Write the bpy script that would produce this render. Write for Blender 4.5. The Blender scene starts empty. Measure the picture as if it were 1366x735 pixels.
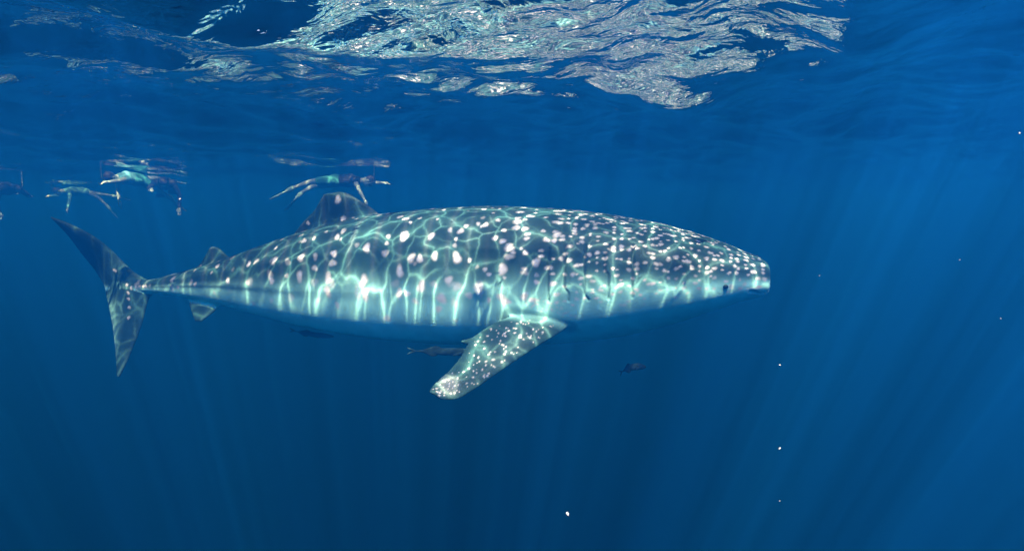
import bpy, bmesh, math, random
import numpy as np
from mathutils import Vector, Matrix, kdtree

R = math.radians
random.seed(7)
rng = np.random.default_rng(7)
S = bpy.context.scene
COL = S.collection

# ------------------------------------------------------------------ camera
CAM = Vector((0.0, 0.0, -0.9))          # sea level is z = 0
PITCH = R(4.8)
FPX = 975.0                             # focal length in photo pixels (1366 wide)
cd = bpy.data.cameras.new("camera")
cam = bpy.data.objects.new("camera", cd)
COL.objects.link(cam)
cam.location = CAM
cam.rotation_euler = (R(90) - PITCH, 0, 0)
cd.sensor_width = 36.0
cd.lens = 36.0 * FPX / 1366.0
cd.clip_start = 0.05
cd.clip_end = 4000
S.camera = cam

# ------------------------------------------------------------------ sky, sun, exposure
SUN_EL, SUN_AZ_OFF = R(57), R(9)        # sun high behind the camera, a little to the right
sun_dir = Vector((math.sin(SUN_AZ_OFF) * math.cos(SUN_EL), -math.cos(SUN_AZ_OFF) * math.cos(SUN_EL), math.sin(SUN_EL)))
w = bpy.data.worlds.new("World")
S.world = w
w.use_nodes = True
wn = w.node_tree
bg = wn.nodes["Background"]
sky = wn.nodes.new("ShaderNodeTexSky")
sky.sky_type = 'NISHITA'
sky.sun_disc = False
sky.sun_elevation = SUN_EL
sky.sun_rotation = math.atan2(sun_dir.x, sun_dir.y)
wn.links.new(sky.outputs[0], bg.inputs[0])
bg.inputs[1].default_value = 0.10
sd = bpy.data.lights.new("sun", 'SUN')
sd.energy = 5.0
sd.angle = R(0.5)
sd.color = (1.0, 0.98, 0.95)
sun = bpy.data.objects.new("sun", sd)
COL.objects.link(sun)
sun.rotation_euler = (-sun_dir).to_track_quat('-Z', 'Y').to_euler()
S.view_settings.view_transform = 'Standard'
S.view_settings.look = 'None'
S.view_settings.gamma = 1.0
S.view_settings.exposure = 1.35
S.cycles.use_denoising = True
S.cycles.volume_bounces = 0
S.cycles.max_bounces = 8
S.cycles.transparent_max_bounces = 8
S.cycles.sample_clamp_indirect = 6.0

# ------------------------------------------------------------------ helpers
def px(x, y, Y):
    """world point seen at photo pixel (x, y) at distance Y along the world Y axis"""
    xc, yc = (x - 683.0) / FPX, (367.5 - y) / FPX
    d = Vector((xc, math.cos(PITCH) + yc * math.sin(PITCH), -math.sin(PITCH) + yc * math.cos(PITCH)))
    return CAM + d * (Y / d.y)

def tag(o, label=None, cat=None, group=None, kind=None):
    for k, v in (("label", label), ("category", cat), ("group", group), ("kind", kind)):
        if v:
            o[k] = v
    return o

def link(name, me, parent=None, mat=None):
    o = bpy.data.objects.new(name, me)
    COL.objects.link(o)
    if mat is not None and hasattr(me, "materials"):
        me.materials.append(mat)
    if parent:
        o.parent = parent
        o.matrix_parent_inverse = Matrix.Translation(-parent.location)
    return o

def empty(name, loc):
    o = bpy.data.objects.new(name, None)
    o.empty_display_size = 0.1
    COL.objects.link(o)
    o.location = loc
    return o

def mesh_from(name, V, F, smooth=True):
    me = bpy.data.meshes.new(name)
    me.from_pydata([tuple(v) for v in V], [], F)
    me.update()
    if smooth:
        me.shade_smooth()
    return me

def remeshed(name, parts, voxel, smooth_iter=4):
    """union of closed shapes as one continuous surface"""
    V, F = [], []
    for v, f in parts:
        o = len(V)
        V += [tuple(p) for p in v]
        F += [tuple(i + o for i in q) for q in f]
    me = bpy.data.meshes.new("tmp")
    me.from_pydata(V, [], F)
    bm = bmesh.new()
    bm.from_mesh(me)
    bmesh.ops.recalc_face_normals(bm, faces=bm.faces)
    bm.to_mesh(me)
    bm.free()
    ob = bpy.data.objects.new("tmp", me)
    COL.objects.link(ob)
    m = ob.modifiers.new("r", 'REMESH')
    m.mode = 'VOXEL'
    m.voxel_size = voxel
    m.adaptivity = 0.0
    if smooth_iter:
        s = ob.modifiers.new("s", 'SMOOTH')
        s.factor = 0.5
        s.iterations = smooth_iter
    dg = bpy.context.evaluated_depsgraph_get()
    out = bpy.data.meshes.new_from_object(ob.evaluated_get(dg))
    out.name = name
    bpy.data.objects.remove(ob)
    bpy.data.meshes.remove(me)
    out.materials.clear()
    out.shade_smooth()
    return out

def pchip(xs, ys, q):
    xs, ys, q = np.asarray(xs, float), np.asarray(ys, float), np.asarray(q, float)
    h = np.diff(xs)
    d = np.diff(ys) / h
    m = np.zeros_like(ys)
    m[0], m[-1] = d[0], d[-1]
    for i in range(1, len(xs) - 1):
        if d[i - 1] * d[i] > 0:
            w1, w2 = 2 * h[i] + h[i - 1], h[i] + 2 * h[i - 1]
            m[i] = (w1 + w2) / (w1 / d[i - 1] + w2 / d[i])
    i = np.clip(np.searchsorted(xs, q) - 1, 0, len(h) - 1)
    t = (q - xs[i]) / h[i]
    return ((2 * t**3 - 3 * t**2 + 1) * ys[i] + (t**3 - 2 * t**2 + t) * h[i] * m[i]
            + (-2 * t**3 + 3 * t**2) * ys[i + 1] + (t**3 - t**2) * h[i] * m[i + 1])

def curve(pts, n):
    """smooth 3-D polyline through pts, n samples"""
    P = np.array([tuple(p) for p in pts])
    s = np.concatenate([[0], np.cumsum(np.linalg.norm(np.diff(P, axis=0), axis=1))])
    q = np.linspace(0, s[-1], n)
    return np.stack([pchip(s, P[:, k], q) for k in range(3)], 1)

def fin(lead, trail, thick, n=40, m=9, camber=0.0):
    """closed aerofoil sheet between a leading and a trailing edge"""
    A, B = curve(lead, n), curve(trail, n)
    V, F = [], []
    for i in range(n):
        a, b = A[i], B[i]
        ch = b - a
        sp = A[min(i + 1, n - 1)] + B[min(i + 1, n - 1)] - A[max(i - 1, 0)] - B[max(i - 1, 0)]
        nn = np.cross(ch, sp)
        nn /= (np.linalg.norm(nn) + 1e-9)
        L = np.linalg.norm(ch)
        th = (thick[0] + (thick[1] - thick[0]) * i / (n - 1))
        th = min(th, L * 0.6)
        ring = []
        us = [0.5 - 0.5 * math.cos(math.pi * k / m) for k in range(m + 1)]
        for k in range(m + 1):
            u = us[k]
            t = th * (math.sqrt(max(u, 0)) * (1 - u) * 1.9 + 0.15 * math.sin(math.pi * u)) * 0.6
            ring.append(a + ch * u + nn * (t + 0.004) + nn * camber * L * math.sin(math.pi * u))
        for k in range(m, -1, -1):
            u = us[k]
            t = th * (math.sqrt(max(u, 0)) * (1 - u) * 1.9 + 0.15 * math.sin(math.pi * u)) * 0.6
            ring.append(a + ch * u - nn * (t + 0.004) + nn * camber * L * math.sin(math.pi * u))
        V += ring
    c = 2 * (m + 1)
    for i in range(n - 1):
        for k in range(c):
            F.append((i * c + k, i * c + (k + 1) % c, (i + 1) * c + (k + 1) % c, (i + 1) * c + k))
    F.append(tuple(range(c)))
    F.append(tuple(range((n - 1) * c + c - 1, (n - 1) * c - 1, -1)))
    return V, F

def lathe_chain(pts, rads, seg=14, flat=None):
    """closed tapered tube with round ends through pts (a limb)"""
    P = [Vector(p) for p in pts]
    V, F = [], []
    rings = []
    # hemispherical ends
    def basis(t):
        t = t.normalized()
        r = Vector((0, 0, 1)) if abs(t.z) < 0.9 else Vector((0, 1, 0))
        a = t.cross(r).normalized()
        return a, t.cross(a).normalized()
    n = len(P)
    seq = []
    for i in range(n):
        t = (P[min(i + 1, n - 1)] - P[max(i - 1, 0)]).normalized()
        if i == 0:
            for q in (0.98, 0.8, 0.45):
                seq.append((P[0] - t * rads[0] * q, rads[0] * math.sqrt(1 - q * q), t))
        seq.append((P[i], rads[i], t))
        if i == n - 1:
            for q in (0.45, 0.8, 0.98):
                seq.append((P[-1] + t * rads[-1] * q, rads[-1] * math.sqrt(1 - q * q), t))
    for c, r, t in seq:
        a, b = basis(t)
        base = len(V)
        for k in range(seg):
            an = 2 * math.pi * k / seg
            V.append(c + a * (r * math.cos(an)) + b * (r * math.sin(an) * (flat or 1.0)))
        rings.append(base)
    for i in range(len(rings) - 1):
        for k in range(seg):
            F.append((rings[i] + k, rings[i] + (k + 1) % seg, rings[i + 1] + (k + 1) % seg, rings[i + 1] + k))
    F.append(tuple(range(rings[0] + seg - 1, rings[0] - 1, -1)))
    F.append(tuple(range(rings[-1], rings[-1] + seg)))
    return V, F

def ball(c, rx, ry, rz, seg=16, rot=None):
    V, F = [], []
    n = seg // 2
    for i in range(n + 1):
        ph = math.pi * (i + 0.02 * (i == 0) - 0.02 * (i == n)) / n
        for k in range(seg):
            th = 2 * math.pi * k / seg
            p = Vector((rx * math.sin(ph) * math.cos(th), ry * math.sin(ph) * math.sin(th), rz * math.cos(ph)))
            if rot is not None:
                p = rot @ p
            V.append(Vector(c) + p)
    for i in range(n):
        for k in range(seg):
            F.append((i * seg + k, i * seg + (k + 1) % seg, (i + 1) * seg + (k + 1) % seg, (i + 1) * seg + k))
    F.append(tuple(range(seg - 1, -1, -1)))
    F.append(tuple(range(n * seg, n * seg + seg)))
    return V, F

def join(parts):
    V, F = [], []
    for v, f in parts:
        o = len(V)
        V += [tuple(p) for p in v]
        F += [tuple(i + o for i in q) for q in f]
    return V, F

def principled(name, col, rough=0.5, spec=0.3, var=0.25, scale=12.0, bump=0.0):
    m = bpy.data.materials.new(name)
    m.use_nodes = True
    nt = m.node_tree
    p = nt.nodes["Principled BSDF"]
    p.inputs["Roughness"].default_value = rough
    p.inputs["Specular IOR Level"].default_value = spec
    tc = nt.nodes.new("ShaderNodeTexCoord")
    n = nt.nodes.new("ShaderNodeTexNoise")
    n.inputs["Scale"].default_value = scale
    n.inputs["Detail"].default_value = 4
    nt.links.new(tc.outputs["Object"], n.inputs["Vector"])
    mx = nt.nodes.new("ShaderNodeMix")
    mx.data_type = 'RGBA'
    mx.inputs[6].default_value = tuple(c * (1 - var) for c in col) + (1,)
    mx.inputs[7].default_value = tuple(min(1, c * (1 + var)) for c in col) + (1,)
    nt.links.new(n.outputs["Fac"], mx.inputs[0])
    nt.links.new(mx.outputs[2], p.inputs["Base Color"])
    if bump:
        b = nt.nodes.new("ShaderNodeBump")
        b.inputs["Strength"].default_value = bump
        b.inputs["Distance"].default_value = 0.01
        nt.links.new(n.outputs["Fac"], b.inputs["Height"])
        nt.links.new(b.outputs[0], p.inputs["Normal"])
    return m

# ------------------------------------------------------------------ the sea: surface, seabed, water body
def graded(lo_f, hi_f, step, far, growth):
    v = list(np.arange(lo_f, hi_f + 1e-6, step))
    s, x = step, v[-1]
    up = []
    while x < far:
        s *= growth
        x += s
        up.append(x)
    s, x = step, v[0]
    dn = []
    while x > -far:
        s *= growth
        x -= s
        dn.append(x)
    return np.array(dn[::-1] + v + up)

SEA = 420.0
gx = graded(-7.5, 7.5, 0.045, SEA, 1.045)
gy = graded(1.5, 13.0, 0.045, SEA, 1.045)
X, Y = np.meshgrid(gx, gy)
Z = np.zeros_like(X)
wr = np.random.default_rng(112)
main_dir = R(-62)
for lam, amp, n, spread in ((7.5, 0.035, 3, 0.4), (3.4, 0.026, 5, 0.6), (1.7, 0.016, 7, 0.7), (0.9, 0.0075, 9, 0.9), (0.45, 0.0028, 10, 1.3)):
    for _ in range(n):
        a = main_dir + wr.normal() * spread
        l = lam * (0.75 + 0.5 * wr.random())
        k = 2 * math.pi / l
        ph = k * (X * math.cos(a) + Y * math.sin(a)) + wr.random() * 6.28
        c = np.sin(ph)
        keep = np.clip((l - 0.02 * np.hypot(X, Y - 6)) / l, 0, 1)
        Z += amp * 1.0 * (c + 0.25 * np.cos(2 * ph)) * keep
nx, ny = len(gx), len(gy)
idx = np.arange(nx * ny).reshape(ny, nx)
quads = np.stack([idx[:-1, :-1], idx[:-1, 1:], idx[1:, 1:], idx[1:, :-1]], -1).reshape(-1, 4)
me = bpy.data.meshes.new("water")
me.vertices.add(nx * ny)
me.vertices.foreach_set("co", np.stack([X, Y, Z], -1).reshape(-1).astype(np.float32))
me.loops.add(quads.size)
me.loops.foreach_set("vertex_index", quads.reshape(-1).astype(np.int32))
me.polygons.add(len(quads))
me.polygons.foreach_set("loop_start", np.arange(0, quads.size, 4, dtype=np.int32))
me.update(calc_edges=True)
me.shade_smooth()

wm = bpy.data.materials.new("rippled_water")
wm.use_nodes = True
nt = wm.node_tree
for n in list(nt.nodes):
    nt.nodes.remove(n)
N = nt.nodes.new
L = nt.links.new
def math_node(op, a, b=None, clamp=False):
    n = N("ShaderNodeMath")
    n.operation = op
    n.use_clamp = clamp
    for i, v in enumerate((a, b)):
        if v is None:
            continue
        if isinstance(v, (int, float)):
            n.inputs[i].default_value = v
        else:
            L(v, n.inputs[i])
    return n.outputs[0]
out = N("ShaderNodeOutputMaterial")
geo = N("ShaderNodeNewGeometry")
# fine ripples
rip = N("ShaderNodeTexNoise")
rip.inputs["Scale"].default_value = 5.5
rip.inputs["Detail"].default_value = 3
rip.inputs["Distortion"].default_value = 0.6
L(geo.outputs["Position"], rip.inputs["Vector"])
bmp = N("ShaderNodeBump")
bmp.inputs["Strength"].default_value = 0.30
bmp.inputs["Distance"].default_value = 0.05
L(rip.outputs["Fac"], bmp.inputs["Height"])
fr = N("ShaderNodeFresnel")
fr.inputs["IOR"].default_value = 1.33
L(bmp.outputs[0], fr.inputs["Normal"])
gl = N("ShaderNodeBsdfGlossy")
gl.inputs["Roughness"].default_value = 0.0
gl.inputs["Color"].default_value = (1, 1, 1, 1)
L(bmp.outputs[0], gl.inputs["Normal"])
# focused sunlight painted as a net of bright lines into the surface's see-through colour
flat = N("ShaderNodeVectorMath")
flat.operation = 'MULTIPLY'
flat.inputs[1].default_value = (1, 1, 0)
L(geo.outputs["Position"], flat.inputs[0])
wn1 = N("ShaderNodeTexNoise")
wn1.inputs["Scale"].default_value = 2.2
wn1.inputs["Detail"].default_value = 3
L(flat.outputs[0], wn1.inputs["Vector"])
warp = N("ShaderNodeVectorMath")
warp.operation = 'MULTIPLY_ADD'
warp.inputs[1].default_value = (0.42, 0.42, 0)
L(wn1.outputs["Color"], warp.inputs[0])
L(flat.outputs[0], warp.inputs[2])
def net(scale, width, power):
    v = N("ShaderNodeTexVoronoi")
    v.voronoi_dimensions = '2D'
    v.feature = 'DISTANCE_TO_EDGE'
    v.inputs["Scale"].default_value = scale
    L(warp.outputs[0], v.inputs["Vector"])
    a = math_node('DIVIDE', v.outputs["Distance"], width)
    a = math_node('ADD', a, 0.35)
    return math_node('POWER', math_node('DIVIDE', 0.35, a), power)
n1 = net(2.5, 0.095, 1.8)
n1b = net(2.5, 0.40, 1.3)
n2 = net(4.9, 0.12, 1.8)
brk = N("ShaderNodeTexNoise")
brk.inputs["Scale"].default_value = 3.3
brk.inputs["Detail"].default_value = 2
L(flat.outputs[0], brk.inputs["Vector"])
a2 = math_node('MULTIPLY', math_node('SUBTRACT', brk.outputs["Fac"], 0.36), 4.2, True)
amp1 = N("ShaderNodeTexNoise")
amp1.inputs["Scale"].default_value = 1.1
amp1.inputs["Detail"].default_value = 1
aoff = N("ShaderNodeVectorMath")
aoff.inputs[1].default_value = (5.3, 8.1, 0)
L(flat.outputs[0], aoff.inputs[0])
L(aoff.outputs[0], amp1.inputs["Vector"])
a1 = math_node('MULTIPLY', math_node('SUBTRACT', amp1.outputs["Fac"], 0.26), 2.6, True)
beam = N("ShaderNodeTexNoise")  # broad bright and dim patches painted into the same colour for sun rays
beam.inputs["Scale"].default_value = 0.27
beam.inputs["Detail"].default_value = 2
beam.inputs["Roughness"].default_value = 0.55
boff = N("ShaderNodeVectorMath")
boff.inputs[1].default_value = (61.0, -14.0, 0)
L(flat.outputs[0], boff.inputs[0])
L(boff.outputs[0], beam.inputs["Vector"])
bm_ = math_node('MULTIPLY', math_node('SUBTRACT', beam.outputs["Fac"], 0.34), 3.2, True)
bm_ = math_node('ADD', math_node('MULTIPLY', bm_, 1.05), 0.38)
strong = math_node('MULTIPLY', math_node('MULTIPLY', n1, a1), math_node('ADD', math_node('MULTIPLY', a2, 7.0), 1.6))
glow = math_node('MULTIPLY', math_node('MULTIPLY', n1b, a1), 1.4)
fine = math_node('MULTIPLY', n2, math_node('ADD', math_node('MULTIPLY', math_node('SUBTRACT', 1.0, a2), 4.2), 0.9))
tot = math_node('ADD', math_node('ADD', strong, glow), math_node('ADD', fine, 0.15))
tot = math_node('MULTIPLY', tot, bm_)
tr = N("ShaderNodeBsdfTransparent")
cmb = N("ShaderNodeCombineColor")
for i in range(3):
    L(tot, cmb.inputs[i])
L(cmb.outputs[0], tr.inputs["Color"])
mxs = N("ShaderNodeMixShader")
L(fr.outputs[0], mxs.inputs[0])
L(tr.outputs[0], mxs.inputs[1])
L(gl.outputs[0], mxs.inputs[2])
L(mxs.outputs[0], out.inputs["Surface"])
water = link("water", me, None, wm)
tag(water, "rippled underside of the sea surface across the top", "water", kind="structure")

seabed_m = principled("deep_sand", (0.05, 0.06, 0.06), 0.9, 0.1, 0.4, 0.2)
g = 40
V, F = [], []
for j in range(g + 1):
    for i in range(g + 1):
        x, y = (i / g - .5) * 2 * SEA, (j / g - .5) * 2 * SEA
        V.append((x, y, -34 + 0.8 * math.sin(x * .05) * math.cos(y * .043)))
for j in range(g):
    for i in range(g):
        F.append((j * (g + 1) + i, j * (g + 1) + i + 1, (j + 1) * (g + 1) + i + 1, (j + 1) * (g + 1) + i))
seabed = link("seabed", mesh_from("seabed", V, F), None, seabed_m)
tag(seabed, "dark sandy sea floor far below", "seabed", kind="structure")

H = SEA + 60
hv = [(-H, -H, -37), (H, -H, -37), (H, H, -37), (-H, H, -37), (-H, -H, .9), (H, -H, .9), (H, H, .9), (-H, H, .9)]
hf = [(0, 3, 2, 1), (4, 5, 6, 7), (0, 1, 5, 4), (1, 2, 6, 5), (2, 3, 7, 6), (3, 0, 4, 7)]
hm = bpy.data.materials.new("blue_sea_water")
hm.use_nodes = True
hn = hm.node_tree
for n in list(hn.nodes):
    hn.nodes.remove(n)
ho = hn.nodes.new("ShaderNodeOutputMaterial")
pv = hn.nodes.new("ShaderNodeVolumePrincipled")
pv.inputs["Color"].default_value = (0.004, 0.198, 0.89, 1)
pv.inputs["Absorption Color"].default_value = (0.17, 0.20, 0.55, 1)
pv.inputs["Density"].default_value = 0.128
pv.inputs["Anisotropy"].default_value = 0.6
hn.links.new(pv.outputs[0], ho.inputs["Volume"])
haze = link("haze", mesh_from("haze", hv, hf, False), None, hm)
tag(haze, "blue sea water filling the whole scene", "water", kind="stuff")

# ------------------------------------------------------------------ whale shark
ST = [  # photo x, back y, belly y, width factor
    (1016, 346, 391, 2.7), (1010, 342, 394, 2.45), (1000, 338, 397, 2.2), (985, 332, 401, 2.0), (960, 322, 410, 1.72), (930, 312, 420, 1.52),
    (900, 303, 430, 1.40), (870, 296, 438, 1.30), (830, 289, 447, 1.20), (790, 283, 454, 1.12), (750, 279, 459, 1.06),
    (700, 276, 463, 1.0), (650, 275, 464, .97), (600, 277, 463, .95), (550, 281, 460, .92), (500, 287, 455, .90),
    (450, 297, 447, .88), (400, 311, 437, .86), (350, 328, 424, .84), (300, 346, 410, .84), (260, 358, 401, .90),
    (230, 366, 395, 1.0), (200, 373, 391, 1.05), (180, 374, 390, .8), (160, 371, 391, .5), (150, 374, 389, .3)]
def spineY(x):
    return pchip([60, 200, 450, 700, 1020], [8.55, 8.15, 7.55, 7.15, 6.75], [x])[0]
xs = [s[0] for s in ST][::-1]
tp = [s[1] for s in ST][::-1]
bt = [s[2] for s in ST][::-1]
wf = [s[3] for s in ST][::-1]
NS, NR = 220, 120
qx = np.concatenate([np.linspace(150, 960, 170), np.linspace(963, 1016, 50)])
qt, qb, qw = pchip(xs, tp, qx), pchip(xs, bt, qx), pchip(xs, wf, qx)
cen, hh = [], []
for x, t, b in zip(qx, qt, qb):
    Yd = spineY(x)
    a, c = px(x, t, Yd), px(x, b, Yd)
    cen.append((a + c) / 2)
    hh.append((a.z - c.z) / 2)
cen = np.array([tuple(c) for c in cen])
hh = np.array(hh)
slen = np.concatenate([[0], np.cumsum(np.linalg.norm(np.diff(cen, axis=0), axis=1))])
TOT = slen[-1]
u_nose = TOT - slen                         # metres behind the snout
tan = np.gradient(cen, axis=0)
tan[:, 2] = 0
tan /= np.linalg.norm(tan, axis=1)[:, None]
side = np.stack([tan[:, 1], -tan[:, 0], np.zeros(len(tan))], 1)     # points to the camera side
def surf(i, th):
    """point of the hide at station i; th=0 on the camera flank, +90 deg on the back"""
    h, wd = hh[i], hh[i] * qw[i]
    c, s = math.cos(th), math.sin(th)
    e = 0.92 - 0.22 * math.exp(-u_nose[i] / 0.35)
    cc = math.copysign(abs(c) ** e, c)
    ss = math.copysign(abs(s) ** e, s)
    un = u_nose[i]
    r = 1.0
    body = min(1, max(0, (un - 1.2) / 1.2))
    sl = s if c >= 0 else s
    an = math.degrees(math.asin(max(-1, min(1, s))))
    tail = min(1, max(0, (un - 4.2) / 1.5))
    for a0, am in ((54, .026), (25, .030), (-6 + 8 * tail, .014 + .06 * tail)):
        r += am * body * math.exp(-((an - a0) / 4.0) ** 2)
    if an < -55:
        ss *= 1 - 0.06 * body
    return cen[i] + side[i] * (wd * cc * r) + np.array([0, 0, h * ss * r])
V, F = [], []
for i in range(len(qx)):
    for k in range(NR):
        V.append(surf(i, 2 * math.pi * k / NR))
n = len(qx)
for i in range(n - 1):
    for k in range(NR):
        F.append((i * NR + k, i * NR + (k + 1) % NR, (i + 1) * NR + (k + 1) % NR, (i + 1) * NR + k))
# blunt snout cap: a slightly domed front
cap0 = len(V)
nose_t = tan[-1]
for q, (sc, fw) in enumerate(((.95, .016), (.78, .026), (.45, .030))):
    for k in range(NR):
        p = V[(n - 1) * NR + k]
        V.append(cen[-1] + (p - cen[-1]) * sc + nose_t * fw)
prev = (n - 1) * NR
for q in range(3):
    b0 = cap0 + q * NR
    for k in range(NR):
        F.append((prev + k, prev + (k + 1) % NR, b0 + (k + 1) % NR, b0 + k))
    prev = b0
F.append(tuple(range(prev, prev + NR)))
F.append(tuple(range(NR - 1, -1, -1)))
parts = [(V, F)]

def P(l):
    return [px(*p) for p in l]
# near pectoral fin, swept down, back and towards the camera
near_lead = [(772, 420, 6.66), (752, 440, 6.46), (725, 457, 6.32), (693, 478, 6.20), (658, 502, 6.10), (630, 521, 6.03), (606, 533, 5.99), (588, 533, 5.98)]
near_trail = [(722, 400, 6.66), (690, 417, 6.54), (650, 436, 6.44), (627, 454, 6.36), (615, 474, 6.28), (599, 494, 6.19), (583, 508, 6.10), (571, 522, 6.0)]
parts.append(fin(P(near_lead), P(near_trail), (0.08, 0.025), camber=0.03))
# small free rear corner of the fin
parts.append(fin(P([(646, 440, 6.42), (632, 449, 6.39), (614, 455, 6.38)]), P([(646, 462, 6.34), (632, 462, 6.35), (616, 457, 6.37)]), (0.03, 0.02), n=14))
# far pectoral fin, reaching away behind the belly
far_lead = [(770, 430, 7.45), (720, 445, 7.9), (670, 455, 8.3), (635, 462, 8.6)]
far_trail = [(700, 425, 7.5), (675, 440, 7.9), (650, 452, 8.3), (628, 461, 8.6)]
parts.append(fin(P(far_lead), P(far_trail), (0.09, 0.03)))
# first dorsal
dor_lead = [(520, 300, 7.45), (498, 279, 7.45), (478, 266, 7.46), (466, 259, 7.48), (455, 256, 7.5)]
dor_trail = [(385, 322, 7.7), (404, 296, 7.66), (420, 279, 7.6), (427, 267, 7.55), (432, 259, 7.52)]
parts.append(fin(P(dor_lead), P(dor_trail), (0.12, 0.05)))
# second dorsal
parts.append(fin(P([(318, 352, 7.87), (303, 341, 7.88), (291, 331, 7.9), (284, 329, 7.9)]), P([(255, 364, 8.0), (268, 350, 7.98), (274, 340, 7.95), (279, 331, 7.92)]), (0.07, 0.035)))
# pelvic / anal fins under the tail stock
parts.append(fin(P([(300, 398, 7.85), (285, 416, 7.8), (268, 429, 7.76)]), P([(250, 394, 7.98), (254, 412, 7.9), (260, 429, 7.8)]), (0.06, 0.03)))
# tail fin: both lobes
parts.append(fin(P([(212, 380, 8.12), (186, 368, 8.2), (162, 347, 8.2), (132, 320, 8.08), (98, 301, 7.95), (67, 289, 7.85)]),
                 P([(150, 398, 8.3), (141, 384, 8.31), (130, 366, 8.28), (108, 338, 8.14), (88, 312, 7.99), (68, 291, 7.86)]), (0.11, 0.03)))
parts.append(fin(P([(214, 384, 8.12), (198, 400, 8.15), (190, 430, 8.12), (178, 462, 8.02), (168, 485, 7.94), (159, 503, 7.88)]),
                 P([(138, 374, 8.3), (142, 396, 8.3), (149, 430, 8.22), (153, 462, 8.1), (155, 486, 7.99), (156, 502, 7.9)]), (0.11, 0.03)))

VOX = 0.0095
body_me = remeshed("body", parts, VOX, 5)
nv = len(body_me.vertices)
co = np.empty(nv * 3, np.float32)
body_me.vertices.foreach_get("co", co)
co = co.reshape(-1, 3).astype(np.float64)
no = np.empty(nv * 3, np.float32)
body_me.vertex_normals.foreach_get("vector", no)
no = no.reshape(-1, 3)
kd = kdtree.KDTree(nv)
for i, c in enumerate(co):
    kd.insert(c, i)
kd.balance()

# body coordinates of every vertex: metres behind the snout and height angle
ax = np.array([tan[k] for k in range(n)])
near_i = np.clip(np.searchsorted(cen[:, 0], co[:, 0]), 0, n - 1)
for _ in range(2):
    d = np.einsum('ij,ij->i', co - cen[near_i], ax[near_i])
    un = u_nose[near_i] - d
    near_i = np.clip(n - 1 - np.searchsorted(u_nose[::-1], un), 0, n - 1)
rel = co - cen[near_i]
sz = np.einsum('ij,ij->i', rel, side[near_i])
hrel = rel[:, 2] / np.maximum(hh[near_i], .05)

# ---- relief: gill slits and mouth line, cut into the hide
def station(u):
    return int(np.clip(n - 1 - np.searchsorted(u_nose[::-1], u), 0, n - 1))
disp = np.zeros(nv)
dark = np.zeros(nv)
def groove(pts, depth, wid):
    C = curve(pts, 60)
    for c in C:
        for (_, i, dd) in kd.find_range(c, wid * 2.2):
            w_ = math.exp(-(dd / wid) ** 2)
            disp[i] = max(disp[i], depth * w_)
            dark[i] = max(dark[i], w_)
def hide(u, th):
    return Vector(surf(station(u), th))
for sgn in (0, 1):
    for k, u in enumerate((1.15, 1.36, 1.55, 1.72, 1.87)):
        pts = []
        for a in np.linspace(34 - 2 * k, -12, 9):
            th = R(a) if sgn == 0 else R(180 - a)
            pts.append(hide(u + 0.02 * math.sin((a + 10) * .06), th))
        groove(pts, 0.018, 0.010)
# wide mouth across the blunt front
mp = []
for a in np.linspace(-1, 1, 41):
    i = n - 1
    wd = hh[i] * qw[i]
    f = 1 - abs(a) ** 3
    p = cen[i] + side[i] * (wd * 1.0 * a) + np.array([0, 0, -hh[i] * (0.30 + 0.25 * (1 - f))]) + nose_t * (0.03 * f - 0.16 * (1 - f))
    mp.append(Vector(p))
mp2 = [kd.find(p)[0] for p in mp]
lips = np.zeros(nv)
for c in curve(mp2, 80):
    for (_, i, dd) in kd.find_range(c, .05):
        lips[i] = max(lips[i], math.exp(-((dd - .028) / .012) ** 2))
groove(mp2, 0.035, 0.012)
co2 = co - no * disp[:, None]
body_me.vertices.foreach_set("co", co2.astype(np.float32).reshape(-1))
body_me.update()

# ---- pigment: grey-teal back, pale belly, white spots in rows and faint bars
spot = np.zeros(nv)
def paint(c, r, s=1.0, ell=1.0, ax_=None):
    for (p, i, dd) in kd.find_range(c, r * 1.6 * max(1, ell)):
        if ell != 1.0:
            q = np.array(p - c)
            al = float(q @ ax_)
            dd = math.sqrt(max(0, dd * dd - al * al) + (al / ell) ** 2)
        ph_ = 3.1 * c[0] * 7 + c[2] * 11
        v_ = co[i] - np.array(c)
        dd *= 1 + 0.14 * math.sin(2 * math.atan2(v_[2], v_[0]) + ph_) + 0.10 * math.sin(3 * math.atan2(v_[2], v_[0]) + 2.3 * ph_)
        t = 1 - min(1, max(0, (dd / r - 0.45) / 1.0))
        t = t * t * (3 - 2 * t) * s
        if t > spot[i]:
            spot[i] = t
u = 0.05
cols = []
while u < TOT - 0.15:
    f = min(1, max(0, (u - 1.5) / 1.6))
    sp = 0.066 + (0.27 - 0.066) * f
    cols.append((u, f))
    u += sp * rng.uniform(.85, 1.15)
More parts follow.
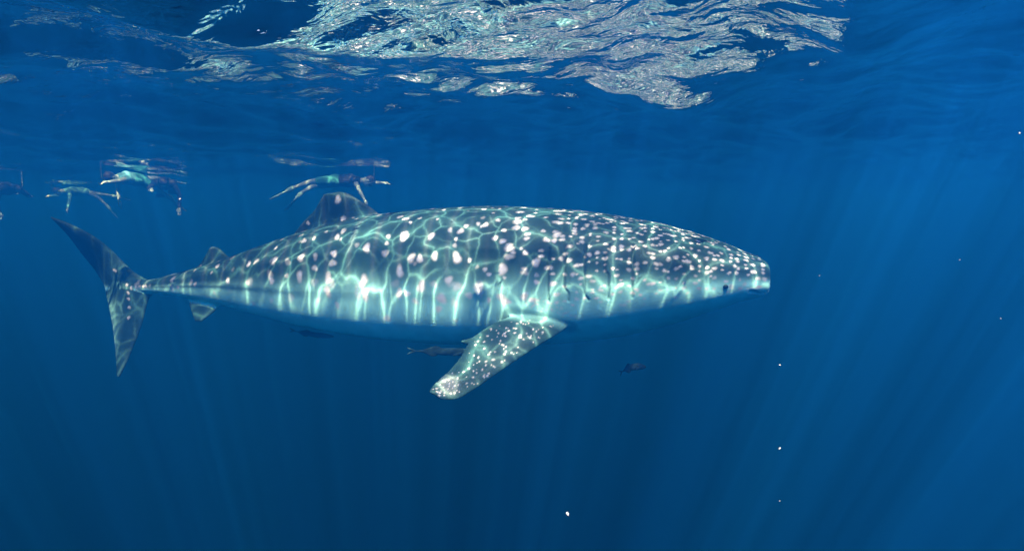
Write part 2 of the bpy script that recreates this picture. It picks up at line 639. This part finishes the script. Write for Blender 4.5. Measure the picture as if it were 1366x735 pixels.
for ci, (u, f) in enumerate(cols):
    i = station(u)
    h, wd = hh[i], hh[i] * qw[i]
    arc = 0.064 + (0.155 - 0.064) * f
    per = math.pi * (h + wd) / 2
    cnt = max(3, int(per * 0.72 / arc))
    off = (ci % 2) * .5
    rear = min(1, max(0, (u - 3.6) / 1.0))
    for sgn in (0, 1):
        for k in range(cnt):
            a = 92 - (k + off) * (128.0 / cnt)
            a += rng.normal() * (3.0 + 3.5 * f * (1 - rear))
            uu = u + rng.normal() * (0.016 + 0.045 * f * (1 - rear))
            if a < -26 + 10 * (1 - f) + rng.normal() * 4:
                continue
            if rng.random() < 0.08 + 0.10 * f:
                continue
            c = hide(max(0.02, uu), R(a) if sgn == 0 else R(180 - a))
            r = (0.0125 + (0.029 - 0.0125) * f) * rng.uniform(.6, 1.3)
            if f > .5:
                r *= 0.85 if a > 35 else 1.15
            r *= (0.8 if u > TOT - 1.6 else 1)
            st = rng.uniform(.55, 1.0)
            if f > .6:
                st = rng.uniform(.2, .85) if u < 4.0 else rng.uniform(.15, .6)
            paint(c, r, st, 1.5 if f < .5 else rng.uniform(.75, 1.1), tan[i])
# the large flank spots seen on the near side
near_idx = np.where((sz > 0) & (un > .1))[0]
kn = kdtree.KDTree(len(near_idx))
for i in near_idx:
    q = co[i] - np.array(CAM)
    kn.insert((q[0] / q[1], q[2] / q[1], 0), int(i))
kn.balance()
for (x, y, r, e) in ((290, 355, .024, 1), (451, 267, .028, 1.4), (410, 296, .02, 1), (332, 352, .028, 1), (366, 347, .03, 1.2), (304, 375, .026, 1.2), (331, 377, .027, 1.2), (362, 374, .03, 1.2), (399, 369, .034, 1.4),
                     (401, 344, .032, 1.2), (406, 321, .026, 1), (445, 338, .03, 1.2), (450, 316, .03, 1), (458, 293, .03, 1), (489, 330, .036, 1.3), (438, 371, .036, 1.3), (437, 389, .034, 1.6),
                     (485, 374, .034, 1.7), (487, 394, .036, 1.5), (542, 292, .03, 1), (539, 317, .034, 1.2), (533, 362, .03, 2.0), (532, 392, .028, 1.7), (562, 382, .038, 1.2), (589, 398, .04, 1.3),
                     (609, 344, .036, 1.3), (639, 385, .046, 1.1), (598, 374, .038, .8), (615, 308, .028, 1), (575, 315, .026, 1.6), (671, 359, .040, 1), (680, 331, .036, 1), (672, 401, .034, 1.2),
                     (744, 313, .034, .9), (700, 396, .03, 1.3), (260, 380, .022, 1), (237, 383, .018, 1), (648, 300, .028, .8), (700, 305, .026, .8), (715, 350, .034, 1), (560, 345, .026, 1.6)):
    q = px(x, y, 7.0) - CAM
    c, i, _ = kn.find((q.x / q.y, q.z / q.y, 0))
    paint(Vector(co[i]), r, rng.uniform(.85, 1), e if e != 1 else 1.01, np.array([0, 0, 1.0]))
# small spots on the pectoral and dorsal fins, and a row down the tail
def fin_spots(lead, trail, cnt, r0, r1, seed):
    q = np.random.default_rng(seed)
    A, B = curve(P(lead), 60), curve(P(trail), 60)
    for _ in range(cnt):
        t = int(q.random() * 59)
        m_ = q.random()
        c = Vector(A[t] * (1 - m_) + B[t] * m_)
        c = kd.find(c + Vector((0, -.1, .08)))[0]
        paint(c, q.uniform(r0, r1), q.uniform(.55, .95))
fin_spots(near_lead, near_trail, 190, .004, .010, 3)
for (x, y) in ((193, 382), (187, 382), (181, 383), (174, 384), (166, 386), (160, 392), (161, 400), (163, 410), (164, 423), (158, 379), (143, 365), (230, 368), (233, 373), (236, 381)):
    c = kd.find(px(x, y, 8.05))[0]
    paint(c, .018, .95)
spot_bar = np.zeros(nv)
for ci, (u, f) in enumerate(cols[:-1]):
    if f > .3:
        um = (u + cols[ci + 1][0]) / 2
        spot_bar = np.maximum(spot_bar, 0.05 * f * np.exp(-((un - um) / .025) ** 2) * np.clip((hrel + .4) * 2, 0, 1))
wdv = np.maximum(hh[near_i] * qw[near_i], .03)
rad = np.sqrt((sz / wdv) ** 2 + hrel ** 2)
belly = np.clip((-hrel + 0.30) / 0.78, 0, 1)
belly = belly * belly * (3 - 2 * belly)
infin = np.clip((rad - 1.13) * 9, 0, 1)
def near_fin(lead, trail, dist):
    A, B = curve(P(lead), 70), curve(P(trail), 70)
    m_ = np.zeros(nv)
    for q in np.linspace(0, 1, 14):
        for c in A * (1 - q) + B * q:
            for (_, i, dd) in kd.find_range(Vector(c), dist):
                m_[i] = max(m_[i], 1 - max(0, dd / dist - .6) / .4)
    return m_
pec = np.maximum(near_fin(near_lead, near_trail, .10), near_fin(far_lead, far_trail, .10))
out_ = np.clip((rad - 1.04) * 9, 0, 1)
pec *= .55 + .45 * out_
dors = near_fin(dor_lead, dor_trail, .11) * out_
infin = np.maximum(infin, np.maximum(pec, dors))
belly = belly * (1 - infin)
headpale = np.clip((1.5 - un) / 1.0, 0, 1)
belly = np.clip(belly + headpale * np.clip((-hrel + 0.05) / 0.5, 0, 1) * (1 - infin), 0, 1)
back = np.array([0.021, 0.064, 0.065])
pale = np.array([0.36, 0.78, 0.72])
white = np.array([0.70, 0.63, 0.65])
colr = back[None] * (1 - belly[:, None]) + pale[None] * belly[:, None]
colr = colr * (1 - spot_bar[:, None]) + white[None] * spot_bar[:, None]
upper_tail = np.clip((un - (TOT - .25)) / .3, 0, 1) * np.clip((co[:, 2] - px(150, 375, 8.2).z) / .2, 0, 1)
colr = colr * (1 - np.maximum(.45 * dors, .6 * upper_tail)[:, None])
lower_tail = np.clip((un - (TOT - .25)) / .3, 0, 1) * np.clip((px(150, 390, 8.2).z - co[:, 2]) / .5, 0, 1)
colr = colr * (1 - .75 * lower_tail[:, None]) + pale[None] * .75 * lower_tail[:, None]
tip = np.array(px(600, 517, 6.1))
spot = np.maximum(spot, .22 * np.exp(-(np.linalg.norm(co - tip, axis=1) / .10) ** 4))
sp_ = np.clip(spot, 0, 1)[:, None]
colr = colr * (1 - sp_) + white[None] * sp_
colr = colr * (1 - .6 * lips[:, None]) + white[None] * .6 * lips[:, None]
dk = np.clip(dark, 0, 1)[:, None] * .62
colr = colr * (1 - dk) + np.array([0.012, 0.02, 0.022])[None] * dk
at = body_me.color_attributes.new("hide", 'FLOAT_COLOR', 'POINT')
at.data.foreach_set("color", np.concatenate([colr, np.ones((nv, 1))], 1).astype(np.float32).reshape(-1))

sm = bpy.data.materials.new("whale_shark_hide")
sm.use_nodes = True
nt = sm.node_tree
p = nt.nodes["Principled BSDF"]
p.inputs["Roughness"].default_value = 0.55
p.inputs["Specular IOR Level"].default_value = 0.12
ca = nt.nodes.new("ShaderNodeVertexColor")
ca.layer_name = "hide"
tc = nt.nodes.new("ShaderNodeTexCoord")
nz = nt.nodes.new("ShaderNodeTexNoise")
nz.inputs["Scale"].default_value = 9
nz.inputs["Detail"].default_value = 6
nt.links.new(tc.outputs["Object"], nz.inputs["Vector"])
mr = nt.nodes.new("ShaderNodeMapRange")
mr.inputs[3].default_value = 0.68
mr.inputs[4].default_value = 1.3
nt.links.new(nz.outputs["Fac"], mr.inputs[0])
mx = nt.nodes.new("ShaderNodeVectorMath")
mx.operation = 'SCALE'
nt.links.new(ca.outputs["Color"], mx.inputs[0])
nt.links.new(mr.outputs[0], mx.inputs["Scale"])
nt.links.new(mx.outputs[0], p.inputs["Base Color"])
nz2 = nt.nodes.new("ShaderNodeTexNoise")
nz2.inputs["Scale"].default_value = 60
nz2.inputs["Detail"].default_value = 4
nt.links.new(tc.outputs["Object"], nz2.inputs["Vector"])
bp = nt.nodes.new("ShaderNodeBump")
bp.inputs["Strength"].default_value = 0.25
bp.inputs["Distance"].default_value = 0.01
nt.links.new(nz2.outputs["Fac"], bp.inputs["Height"])
nt.links.new(bp.outputs[0], p.inputs["Normal"])

shark = empty("whale_shark", Vector(cen[len(cen) // 2]))
tag(shark, "huge white-spotted whale shark swimming to the right just under the sea surface", "whale shark")
link("body", body_me, shark, sm)
eye_m = principled("shark_eye", (0.006, 0.008, 0.01), 0.2, 0.5, 0.1)
for sgn in (0, 1):
    e = hide(0.36, R(-9) if sgn == 0 else R(189))
    v, f = ball(e, .025, .016, .020)
    link("eye", mesh_from("eye", v, f), shark, eye_m)

# ------------------------------------------------------------------ remoras
def fish(name, head, tail, deep, col, label, sag=0.0, belly_col=None):
    """slender fish from head to tail point with tail, back and belly fins"""
    h, t = Vector(head), Vector(tail)
    ax_ = h - t
    Ln = ax_.length
    ax_.normalize()
    sd_ = ax_.cross(Vector((0, 0, 1))).normalized()
    up = sd_.cross(ax_).normalized()
    prof = [(0.0, .10), (.04, .45), (.12, .78), (.28, 1.0), (.45, .98), (.62, .72), (.76, .42), (.86, .22), (.90, .2)]
    q = np.linspace(0, .9, 34)
    r = pchip([a for a, _ in prof], [b for _, b in prof], q) * deep / 2
    Vv, Ff = [], []
    seg = 18
    def at(s):
        return h - ax_ * (Ln * s) - up * (sag * math.sin(math.pi * s))
    for s, rr in zip(q, r):
        c = at(s)
        for k in range(seg):
            an = 2 * math.pi * k / seg
            Vv.append(c + sd_ * (rr * .62 * math.cos(an)) + up * (rr * math.sin(an)))
    for i in range(len(q) - 1):
        for k in range(seg):
            Ff.append((i * seg + k, i * seg + (k + 1) % seg, (i + 1) * seg + (k + 1) % seg, (i + 1) * seg + k))
    Ff.append(tuple(range(seg - 1, -1, -1)))
    Ff.append(tuple(range((len(q) - 1) * seg, len(q) * seg)))
    pr = [(Vv, Ff)]
    d = deep
    def loc(s, z, o=0):
        return at(s) + up * (z * d) + sd_ * (o * d)
    pr.append(fin([loc(.86, .05), loc(.93, .28), loc(1.0, .48)], [loc(.88, 0), loc(.95, .1), loc(1.0, .38)], (.02, .012), n=14))
    pr.append(fin([loc(.86, -.05), loc(.93, -.28), loc(1.0, -.48)], [loc(.88, 0), loc(.95, -.1), loc(1.0, -.38)], (.02, .012), n=14))
    pr.append(fin([loc(.5, .3), loc(.55, .62), loc(.6, .72)], [loc(.8, .1), loc(.75, .3), loc(.64, .62)], (.02, .012), n=14))
    pr.append(fin([loc(.55, -.3), loc(.6, -.6), loc(.64, -.66)], [loc(.8, -.1), loc(.75, -.28), loc(.68, -.58)], (.02, .012), n=14))
    for sg in (-1, 1):
        pr.append(fin([loc(.22, -.05, .25 * sg), loc(.27, -.2, .55 * sg), loc(.32, -.3, .75 * sg)], [loc(.3, -.15, .25 * sg), loc(.33, -.28, .5 * sg), loc(.35, -.34, .7 * sg)], (.016, .01), n=10))
    root = empty(name, (h + t) / 2)
    tag(root, label, "fish", "fish swimming along with the whale shark")
    bmat = principled("fish_skin", col, .85, .04, .3, 20)
    link("body", remeshed("body", pr, max(.005, deep * .05), 2), root, bmat)
    for sg in (-1, 1):
        v, f = ball(at(.07) + up * (.08 * d) + sd_ * (.17 * d * sg), .06 * d, .06 * d, .06 * d, 10)
        link("eye", mesh_from("eye", v, f), root, eye_m)
    return root
fish("remora", px(446, 449, 7.5), px(386, 440, 7.7), .055, (.04, .09, .11), "dim dark remora with pale tail under the whale shark's rear belly", .01)
fish("remora", px(640, 470, 6.55), px(543, 468, 6.75), .072, (.006, .018, .022), "long slender dark remora under the belly, head hidden behind the pectoral fin")
fish("remora", px(862, 489, 6.4), px(826, 498, 6.5), .064, (.004, .011, .014), "small dark fish alone in blue water below the whale shark's head", -.025)

# ------------------------------------------------------------------ snorkellers
skin_m = principled("skin", (.44, .54, .50), .5, .3, .12, 20)
black_m = principled("neoprene", (.012, .014, .018), .6, .3, .2, 25)
shorts_m = principled("teal_shorts", (.06, .34, .36), .7, .2, .2, 25)
cyan_m = principled("cyan_shirt", (.16, .50, .62), .7, .2, .15, 25)
fin_m = principled("fin_rubber", (.30, .52, .50), .5, .4, .15, 25)
blackfin_m = principled("dark_fin_rubber", (.03, .04, .05), .5, .4, .15, 25)
hair_m = principled("hair", (.03, .02, .015), .6, .3, .3, 40)
mask_m = principled("mask_rubber", (.02, .02, .025), .35, .5, .2, 25)
tube_m = principled("snorkel_plastic", (.10, .14, .14), .35, .5, .1, 25)

def hand_parts(w_, d, nrm):
    """palm and five curled fingers from wrist w_ along d; nrm is the palm side"""
    d, nrm = d.normalized(), nrm.normalized()
    sdv = d.cross(nrm).normalized()
    out_ = []
    palm = w_ + d * .05
    out_.append(lathe_chain([w_, w_ + d * .045, w_ + d * .085], [.026, .036, .034], 12))
    for k, (o, l) in enumerate(((-.030, .062), (-.010, .075), (.010, .080), (.029, .070))):
        b = w_ + d * .09 + sdv * o
        m1 = b + d * (l * .55) + nrm * (l * .10)
        m2 = m1 + d * (l * .42) + nrm * (l * .28)
        out_.append(lathe_chain([b - d * .03, b, m1, m2], [.010, .010, .009, .0075], 8))
    b = w_ + d * .03 - sdv * .03
    t1 = b - sdv * .028 + d * .035 + nrm * .012
    out_.append(lathe_chain([b, t1, t1 + d * .03 - sdv * .004 + nrm * .008], [.013, .011, .009], 8))
    return out_

def snorkeller(label, org, yaw, J, suit, fin_mat, hair=True, suit_name="wetsuit", legs_suit=False, arms_suit=False, suit_m=None, shorts=None):
    """prone swimmer. J: joints in body axes (forward x to the head, y to the left, z up), pelvis at 0"""
    rot = Matrix.Rotation(yaw, 3, 'Z')
    org = Vector(org)
    W = lambda p: org + rot @ Vector(p)
    j = {k: W(v) for k, v in J.items()}
    fw = rot @ Vector((1, 0, 0))
    pr = []
    torso = [j['pelvis'], j['waist'], j['chest'], j['neck']]
    def tors(g):
        return [lathe_chain([j['pelvis'], j['waist'], (j['waist'] + j['chest']) / 2, j['chest'], j['chest'].lerp(j['neck'], .5)], [.135 + g, .125 + g, .14 + g, .145 + g, .10 + g], 16, .95),
                lathe_chain([j['shl'], j['chest'].lerp(j['neck'], .35), j['shr']], [.075 + g, .10 + g, .075 + g], 14),
                lathe_chain([j['hipl'], j['pelvis'], j['hipr']], [.10 + g, .11 + g, .10 + g], 14)]
    pr += tors(0)
    pr.append(lathe_chain([j['chest'].lerp(j['neck'], .6), j['neck'], j['head'] - (j['head'] - j['neck']) * .3], [.075, .06, .06], 12))
    hd = (j['head'] - j['neck']).normalized()
    up = Vector((0, 0, 1))
    face = (j['face'] - j['head']).normalized()
    lat = hd.cross(face).normalized()
    face = lat.cross(hd).normalized()
    M = Matrix((lat, face, hd)).transposed()
    hp = lambda x, y, z: j['head'] + M @ Vector((x, y, z))
    pr.append(ball(j['head'], .077, .098, .118, 18, M))
    pr.append(ball(hp(0, .035, -.075), .055, .06, .055, 14, M))            # jaw
    pr.append(lathe_chain([hp(0, .09, .025), hp(0, .118, -.018)], [.010, .016], 8))   # nose
    pr.append(lathe_chain([hp(-.022, .098, -.052), hp(.022, .098, -.052)], [.009, .009], 8))  # lips
    for s in (-1, 1):
        pr.append(ball(hp(.08 * s, -.005, -.01), .012, .022, .034, 10, M))  # ears
    limbs = {'arml': ('shl', 'ell', 'wrl'), 'armr': ('shr', 'elr', 'wrr')}
    suitp = tors(.008)
    for k, (a, b, c) in limbs.items():
        A, B, C_ = j[a], j[b], j[c]
        pr.append(lathe_chain([A, A.lerp(B, .4), B, B.lerp(C_, .35), C_], [.058, .050, .040, .041, .028], 12))
        d = (C_ - B).normalized()
        nrm = (rot @ Vector((-.3, 0, -1)))
        if abs(d.dot(nrm.normalized())) > .8:
            nrm = rot @ Vector((-1, 0, 0))
        nrm = (nrm - d * d.dot(nrm)).normalized()
        pr += hand_parts(C_, d, nrm)
        if arms_suit:
            suitp.append(lathe_chain([A, A.lerp(B, .4), B, B.lerp(C_, .35), C_.lerp(B, .06)], [.066, .058, .048, .048, .036], 12))
    for s in 'lr':
        A, B, C_, T = j['hip' + s], j['kn' + s], j['an' + s], j['toe' + s]
        pr.append(lathe_chain([A, A.lerp(B, .3), A.lerp(B, .7), B, B.lerp(C_, .3), B.lerp(C_, .7), C_], [.092, .086, .066, .054, .056, .042, .034], 14))
        pr.append(lathe_chain([C_, C_.lerp(T, .5), T], [.036, .038, .026], 10))
        if legs_suit:
            suitp.append(lathe_chain([A, A.lerp(B, .3), A.lerp(B, .7), B, B.lerp(C_, .3), B.lerp(C_, .7), C_], [.100, .094, .074, .062, .064, .050, .042], 14))
    root = empty("person", j['pelvis'])
    tag(root, label, "person", "snorkellers floating at the surface")
    link("body", remeshed("body", pr, .011, 3), root, skin_m)
    if suit:
        link(suit_name, remeshed("suit", suitp, .014, 2), root, suit_m or black_m)
    if shorts:
        sp2 = [lathe_chain([j['pelvis'].lerp(j['waist'], .5), j['pelvis']], [.143, .15], 16, .95), lathe_chain([j['hipl'], j['pelvis'], j['hipr']], [.116, .124, .116], 14)]
        for s in 'lr':
            A, B = j['hip' + s], j['kn' + s]
            sp2.append(lathe_chain([A, A.lerp(B, .3), A.lerp(B, .62)], [.112, .104, .094], 14))
        link("shorts", remeshed("shorts", sp2, .014, 2), root, shorts)
    if hair:
        hv_, hf_ = ball(hp(0, -.018, .022), .086, .098, .112, 18, M)
        link("hair", mesh_from("hair", hv_, hf_), root, hair_m)
    # mask and snorkel
    mk = [ball(hp(0, .082, .022), .078, .035, .045, 16, M), lathe_chain([hp(-.084, .04, .03), hp(-.097, -.03, .04), hp(-.06, -.105, .05), hp(.06, -.105, .05), hp(.097, -.03, .04), hp(.084, .04, .03)], [.010] * 6, 8)]
    v, f = join(mk)
    link("dive_mask", mesh_from("dive_mask", v, f), root, mask_m)
    top = hp(-.10, .02, .12)
    tb = [hp(0, .115, -.058), hp(-.06, .11, -.075), hp(-.098, .06, -.03), top, Vector((top.x, top.y, .22)) + face * -.05]
    v, f = lathe_chain(tb, [.014, .012, .011, .011, .011], 10)
    link("snorkel", mesh_from("snorkel", v, f), root, tube_m)
    # swim fins
    for s in 'lr':
        A, T = j['an' + s], j['toe' + s]
        d = (T - A).normalized()
        B = j['kn' + s]
        shin = (B - A).normalized()
        lt = d.cross(shin)
        lt = lt.normalized() if lt.length > .05 else rot @ Vector((0, 1, 0))
        a0, a1 = T - d * .03, T + d * .40
        v1, f1 = fin([a0 + lt * .05, a0.lerp(a1, .5) + lt * .085, a1 + lt * .105], [a0 - lt * .05, a0.lerp(a1, .5) - lt * .085, a1 - lt * .10], (.03, .012), n=14)
        v2, f2 = lathe_chain([A.lerp(T, .3), A.lerp(T, .7), T + d * .03], [.050, .054, .046], 12)
        v, f = join([(v1, f1), (v2, f2)])
        link("swim_fin", mesh_from("swim_fin", v, f), root, fin_mat)
    return root

def pose(**kw):
    b = dict(pelvis=(0, 0, 0), waist=(.17, 0, .01), chest=(.36, 0, .0), neck=(.56, 0, .0), head=(.72, 0, .0), face=(.84, 0, -.2),
             shl=(.45, .17, 0), shr=(.45, -.17, 0), hipl=(-.04, .09, 0), hipr=(-.04, -.09, 0),
             ell=(.50, .28, -.25), wrl=(.56, .27, -.50), elr=(.62, -.28, -.12), wrr=(.82, -.24, -.14),
             knl=(-.47, .12, -.05), anl=(-.88, .13, -.02), toel=(-1.03, .13, -.06), knr=(-.46, -.12, -.06), anr=(-.86, -.13, -.10), toer=(-1.0, -.13, -.14))
    b.update(kw)
    return b
DY = 15.2
def water_org(x, Yd, dz):
    p = px(x, 228, Yd)
    return (p.x, Yd, dz)
# right-hand swimmer, head to the right, one arm hanging, knees bent at the left
snorkeller("snorkeller in black top and teal shorts, pale arm hanging, above the dorsal fin", water_org(446, DY, -.22), 0,
           pose(elr=(.56, -.26, -.20), wrr=(.66, -.24, -.40), ell=(.70, .24, -.02), wrl=(.95, .22, -.03), knl=(-.45, .12, -.10), anl=(-.70, .14, -.22), toel=(-.80, .15, -.32), knr=(-.44, -.12, -.02), anr=(-.80, -.12, -.14), toer=(-.92, -.12, -.20)),
           True, fin_m, arms_suit=False, shorts=shorts_m)
# left group
snorkeller("pale cyan shirted snorkeller with arms reaching down, overlapping the dark wetsuit diver", water_org(180, 15.0, -.20), math.pi + 1.1,
           pose(elr=(.22, -.24, -.22), wrr=(.20, -.24, -.44), shr=(.28, -.16, -.02), shl=(.30, .16, 0), ell=(.50, .2, -.05), wrl=(.70, .18, -.08), waist=(.1, 0, .02), chest=(.22, 0, .02), neck=(.40, 0, .02), head=(.54, 0, .02), face=(.62, 0, -.2),
                knl=(-.36, .12, -.16), anl=(-.62, .13, -.30), toel=(-.72, .13, -.38), knr=(-.40, -.1, .04), anr=(-.70, -.1, .05), toer=(-.82, -.1, .03)), True, fin_m, suit_m=cyan_m, suit_name="shirt", shorts=shorts_m)
snorkeller("snorkeller in full black wetsuit, rightmost of the left group near the surface", water_org(219, 15.6, -.27), -1.15,
           pose(), True, blackfin_m, legs_suit=True, arms_suit=True)
snorkeller("faint pale cyan shirted snorkeller, leftmost and farthest of the swimmers above the tail", water_org(110, 22.5, -.22), math.pi + .9,
           pose(knl=(-.36, .12, -.18), anl=(-.58, .13, -.40), toel=(-.66, .13, -.50)), True, fin_m, suit_m=cyan_m, suit_name="shirt", arms_suit=True)
snorkeller("dim dark snorkeller cut by the left edge of the picture", water_org(0, 15.5, -.36), math.pi / 2 + .25,
           pose(), True, blackfin_m, legs_suit=True, arms_suit=True)

# ------------------------------------------------------------------ drifting specks
speck_m = principled("white_flake", (.42, .42, .41), .8, .3, .1, 60)
for (x, y, Yd, r, l) in ((1280, 347, 3.2, .006, "tiny white speck alone in open water right of the snout"), (757, 685, 2.6, .009, "white flake near the bottom, largest of the drifting specks"),
                      (1040, 598, 2.8, .006, "small white flake low right beside a light ray"), (1040, 487, 3.2, .005, "faint speck below and right of the whale shark's mouth"),
                      (1093, 368, 3.4, .004, "tiny speck just right of the snout tip"), (1360, 178, 3.0, .006, "bright speck at the far right edge under the surface"),
                      (1040, 668, 3.0, .005, "faint speck lowest at the right"), (240, 266, 5.0, .012, "white speck right of the dark wetsuit diver"), (1335, 425, 3.2, .004, "dim speck near the right edge at mid height")):
    v, f = ball((0, 0, 0), r * .7, r * .55, r * .9, 8)
    v = [Vector(p) * random.uniform(.75, 1.2) for p in v]
    o = link("drifting_flake", mesh_from("drifting_flake", v, f), None, speck_m)
    o.location = px(x, y, Yd)
    o.rotation_euler = (random.random() * 3, random.random() * 3, random.random() * 3)
    tag(o, l, "speck", "specks drifting in the water")
